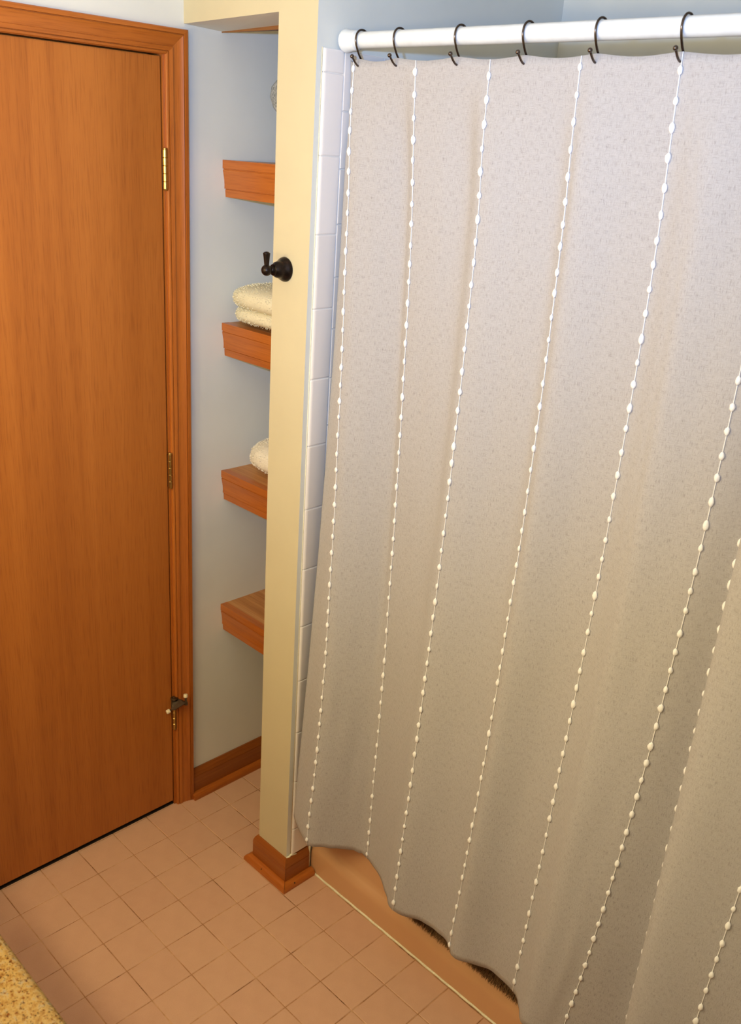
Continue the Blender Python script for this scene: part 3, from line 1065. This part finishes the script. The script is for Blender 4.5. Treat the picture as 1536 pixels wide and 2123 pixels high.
# liner hanging inside the tub
lv, lf = [], []
NLX, NLZ = 120, 40
for r in range(NLZ + 1):
    t_ = r / NLZ
    for i in range(NLX + 1):
        s_ = i / NLX
        x = 0.4835 + s_ * 1.44
        y = 0.083 + 0.132 * min(1, t_ * 1.12) + 0.006 * math.sin(s_ * 46) * (0.3 + t_) + (0.004 if s_ > 0.02 else 0.0)
        z = 2.040 + top_sag(x) * 1.6 * max(0, 1 - t_ * 10) - 1.77 * t_ - 0.004
        lv.append((x, y, z))
for r in range(NLZ):
    for i in range(NLX):
        a = r * (NLX + 1) + i
        lf.append((a, a + NLX + 1, a + NLX + 2, a + 1))
ln = meshobj('liner', lv, lf, M['liner'], sc, True)

# yarn strings with tufts
TUFTS = []
for k in range(5):
    rr = random.Random(40 + k)
    bm = bmesh.new()
    bmesh.ops.create_icosphere(bm, subdivisions=2, radius=1.0)
    for v in bm.verts:
        d = v.co.copy()
        nn = 1 + 0.38 * noise.noise(d * 1.7 + Vector((k * 9, 0, 0))) + 0.22 * noise.noise(d * 4 + Vector((0, k * 7, 0)))
        tip = 1 - 0.35 * abs(d.z) ** 2
        v.co = Vector((d.x * 0.0045 * nn * tip, d.y * 0.0030 * nn * tip, d.z * 0.0074 * (0.9 + 0.2 * nn)))
    me = bpy.data.meshes.new('yarn_tuft')
    bm.to_mesh(me)
    bm.free()
    for p in me.polygons:
        p.use_smooth = True
    me.materials.append(M['yarn'])
    TUFTS.append(me)
GI = {g_[0]: i for i, g_ in enumerate(GUIDES) if isinstance(g_[0], str)}
strings = [('T1', GI['T1'], 0.0), ('T2', GI['T2'], 0.3), ('T3', GI['T3'], 0.6), ('T4', GI['T4'], 0.15), ('T5', GI['T5'], 0.5), ('T6', GI['T6'], 0.2), ('T7', GI['L'] - 0.30, 0.7), ('T8', GI['T8'], 0.4), ('T9', GI['T8'] + 2.4, 0.1)]
spare = MB()
PIT = 0.0385 / DROP
right2, up2, fwd2 = RIGHT, UP, FWD


def in_frame(p):
    d = p - CAM_POS
    zz = d.dot(FWD)
    return abs(d.dot(RIGHT) / zz) < 0.405 and abs(d.dot(UP) / zz) < 0.56


for name_, c, ph in strings:
    pts = []
    for r in range(131):
        t_ = min(r / 130, 0.9995)
        p = cloth(c, t_)
        tx = cloth(c + 0.05, t_) - cloth(c - 0.05, t_)
        nrm_ = tx.cross(Vector((0, 0, 1))).normalized()
        if nrm_.y > 0:
            nrm_ = -nrm_
        if name_ == 'T7':
            nrm_ = Vector((-0.8, -0.5, 0)).normalized()
        pts.append(p + nrm_ * 0.0020)
    thr = MB().tube(pts, 0.00085, 6).build('yarn_string', M['yarn'], sc, True)
    k = 0
    t_ = PIT * (0.35 + 0.6 * ph)
    while t_ < 0.997:
        p = cloth(c, t_)
        p2 = cloth(c, min(t_ + 0.01, 1))
        tx = (cloth(c + 0.05, t_) - cloth(c - 0.05, t_)).normalized()
        nrm_ = tx.cross(Vector((0, 0, 1))).normalized()
        if nrm_.y > 0:
            nrm_ = -nrm_
        if name_ == 'T7':
            nrm_ = Vector((-0.8, -0.5, 0)).normalized()
        zz = (p - p2).normalized()
        yy = -nrm_
        xx = yy.cross(zz).normalized()
        yy = zz.cross(xx)
        s_ = RNG.uniform(0.82, 1.15)
        flip = RNG.choice((-1, 1))
        mw = Matrix((xx * s_ * flip, yy * s_ * flip, zz * s_ * RNG.uniform(0.85, 1.1))).transposed().to_4x4()
        mw.translation = p + nrm_ * 0.0030
        me = TUFTS[RNG.randrange(5)]
        if in_frame(mw.translation) and name_ != 'T9':
            o = link(bpy.data.objects.new('yarn_tuft', me))
            o.parent = thr
            o.matrix_parent_inverse = Matrix.Translation(-sc.location).inverted() @ Matrix.Identity(4) if False else Matrix.Identity(4)
            o.matrix_basis = mw
        else:
            k0 = len(spare.v)
            spare.add([mw @ v.co for v in me.vertices], [tuple(pl_.vertices) for pl_ in me.polygons])
        t_ += PIT * RNG.uniform(0.88, 1.12)
tag(spare.build('yarn_tuft_cluster', M['yarn'], sc, True), kind='stuff')

# ------------------------------------------------------------------ curtain hooks
HP = [(0.0125, 0.0105), (0.0075, 0.0160), (0.0, 0.0178), (-0.0085, 0.0160), (-0.0150, 0.0100), (-0.0176, 0.0015), (-0.0165, -0.0070), (-0.0125, -0.0165), (-0.0060, -0.0270),
      (0.0000, -0.0340), (0.0028, -0.0390), (0.0024, -0.0435), (-0.0035, -0.0462), (-0.0105, -0.0445), (-0.0180, -0.0385), (-0.0250, -0.0305)]
HL = ('first curtain hook, at the rod end beside the tile wall', 'second curtain hook from the tile wall', 'third curtain hook from the tile wall',
      'fourth curtain hook from the tile wall', 'fifth curtain hook from the tile wall', 'sixth curtain hook, nearest the right edge of the photo',
      'seventh curtain hook from the tile wall', 'eighth curtain hook from the tile wall', 'ninth curtain hook from the tile wall', 'tenth curtain hook from the tile wall')
for x, lab in zip(HOOKX, HL):
    e = empty('curtain_hook', (x, YR, ZR))
    tag(e, 'dark metal S-shaped ' + lab, 'curtain hook', 'metal hooks on the curtain rod')
    pts = [Vector((x, YR + a, ZR + c)) for a, c in HP]
    fine = []
    for i in range(len(pts) - 1):
        for k in range(4):
            fine.append(spline(pts[max(i - 1, 0)], pts[i], pts[i + 1], pts[min(i + 2, len(pts) - 1)], k / 4))
    fine.append(pts[-1])
    MB().tube(fine, 0.0019, 10).build('wire', M['hook_metal'], e, True)
    MB().ball(pts[-1], 0.0040, 14, 10).build('ball_tip', M['hook_metal'], e, True)
    MB().ball(pts[0], 0.0028, 12, 8).build('ball_tip', M['hook_metal'], e, True)

# ------------------------------------------------------------------ vanity
va = empty('vanity', (1.2, -1.22, 0))
tag(va, 'vanity with a speckled gold granite top at the lower left corner', 'vanity')
YF = -0.9478
ct = [(YV + 0.001, 0.828), (YF - 0.010, 0.828), (YF - 0.003, 0.831), (YF, 0.838), (YF, 0.846), (YF - 0.0025, 0.853), (YF - 0.008, 0.858), (YF - 0.0165, 0.8600), (YV + 0.001, 0.8600)]
c_ = MB().prism(ct, lambda y, z: (0.25, y, z), lambda y, z: (2.35, y, z)).build('countertop', M['granite'], va)
sharp(c_, 60)
MB().box((0.28, YV + 0.001, 0.09), (2.32, YF - 0.035, 0.828)).box((0.30, YV + 0.001, 0.0), (2.30, YF - 0.10, 0.09)).build('cabinet_body', M['cabinet'], va)
for k in range(4):
    x0 = 0.30 + k * 0.51
    d_ = MB().box((x0, YF - 0.035, 0.12), (x0 + 0.47, YF - 0.016, 0.80), 0.003).build('cabinet_door', M['cabinet'], va)
    MB().ball((x0 + (0.43 if k % 2 == 0 else 0.04), YF - 0.004, 0.70), 0.012, 14, 10).build('knob', M['bronze'], d_, True)
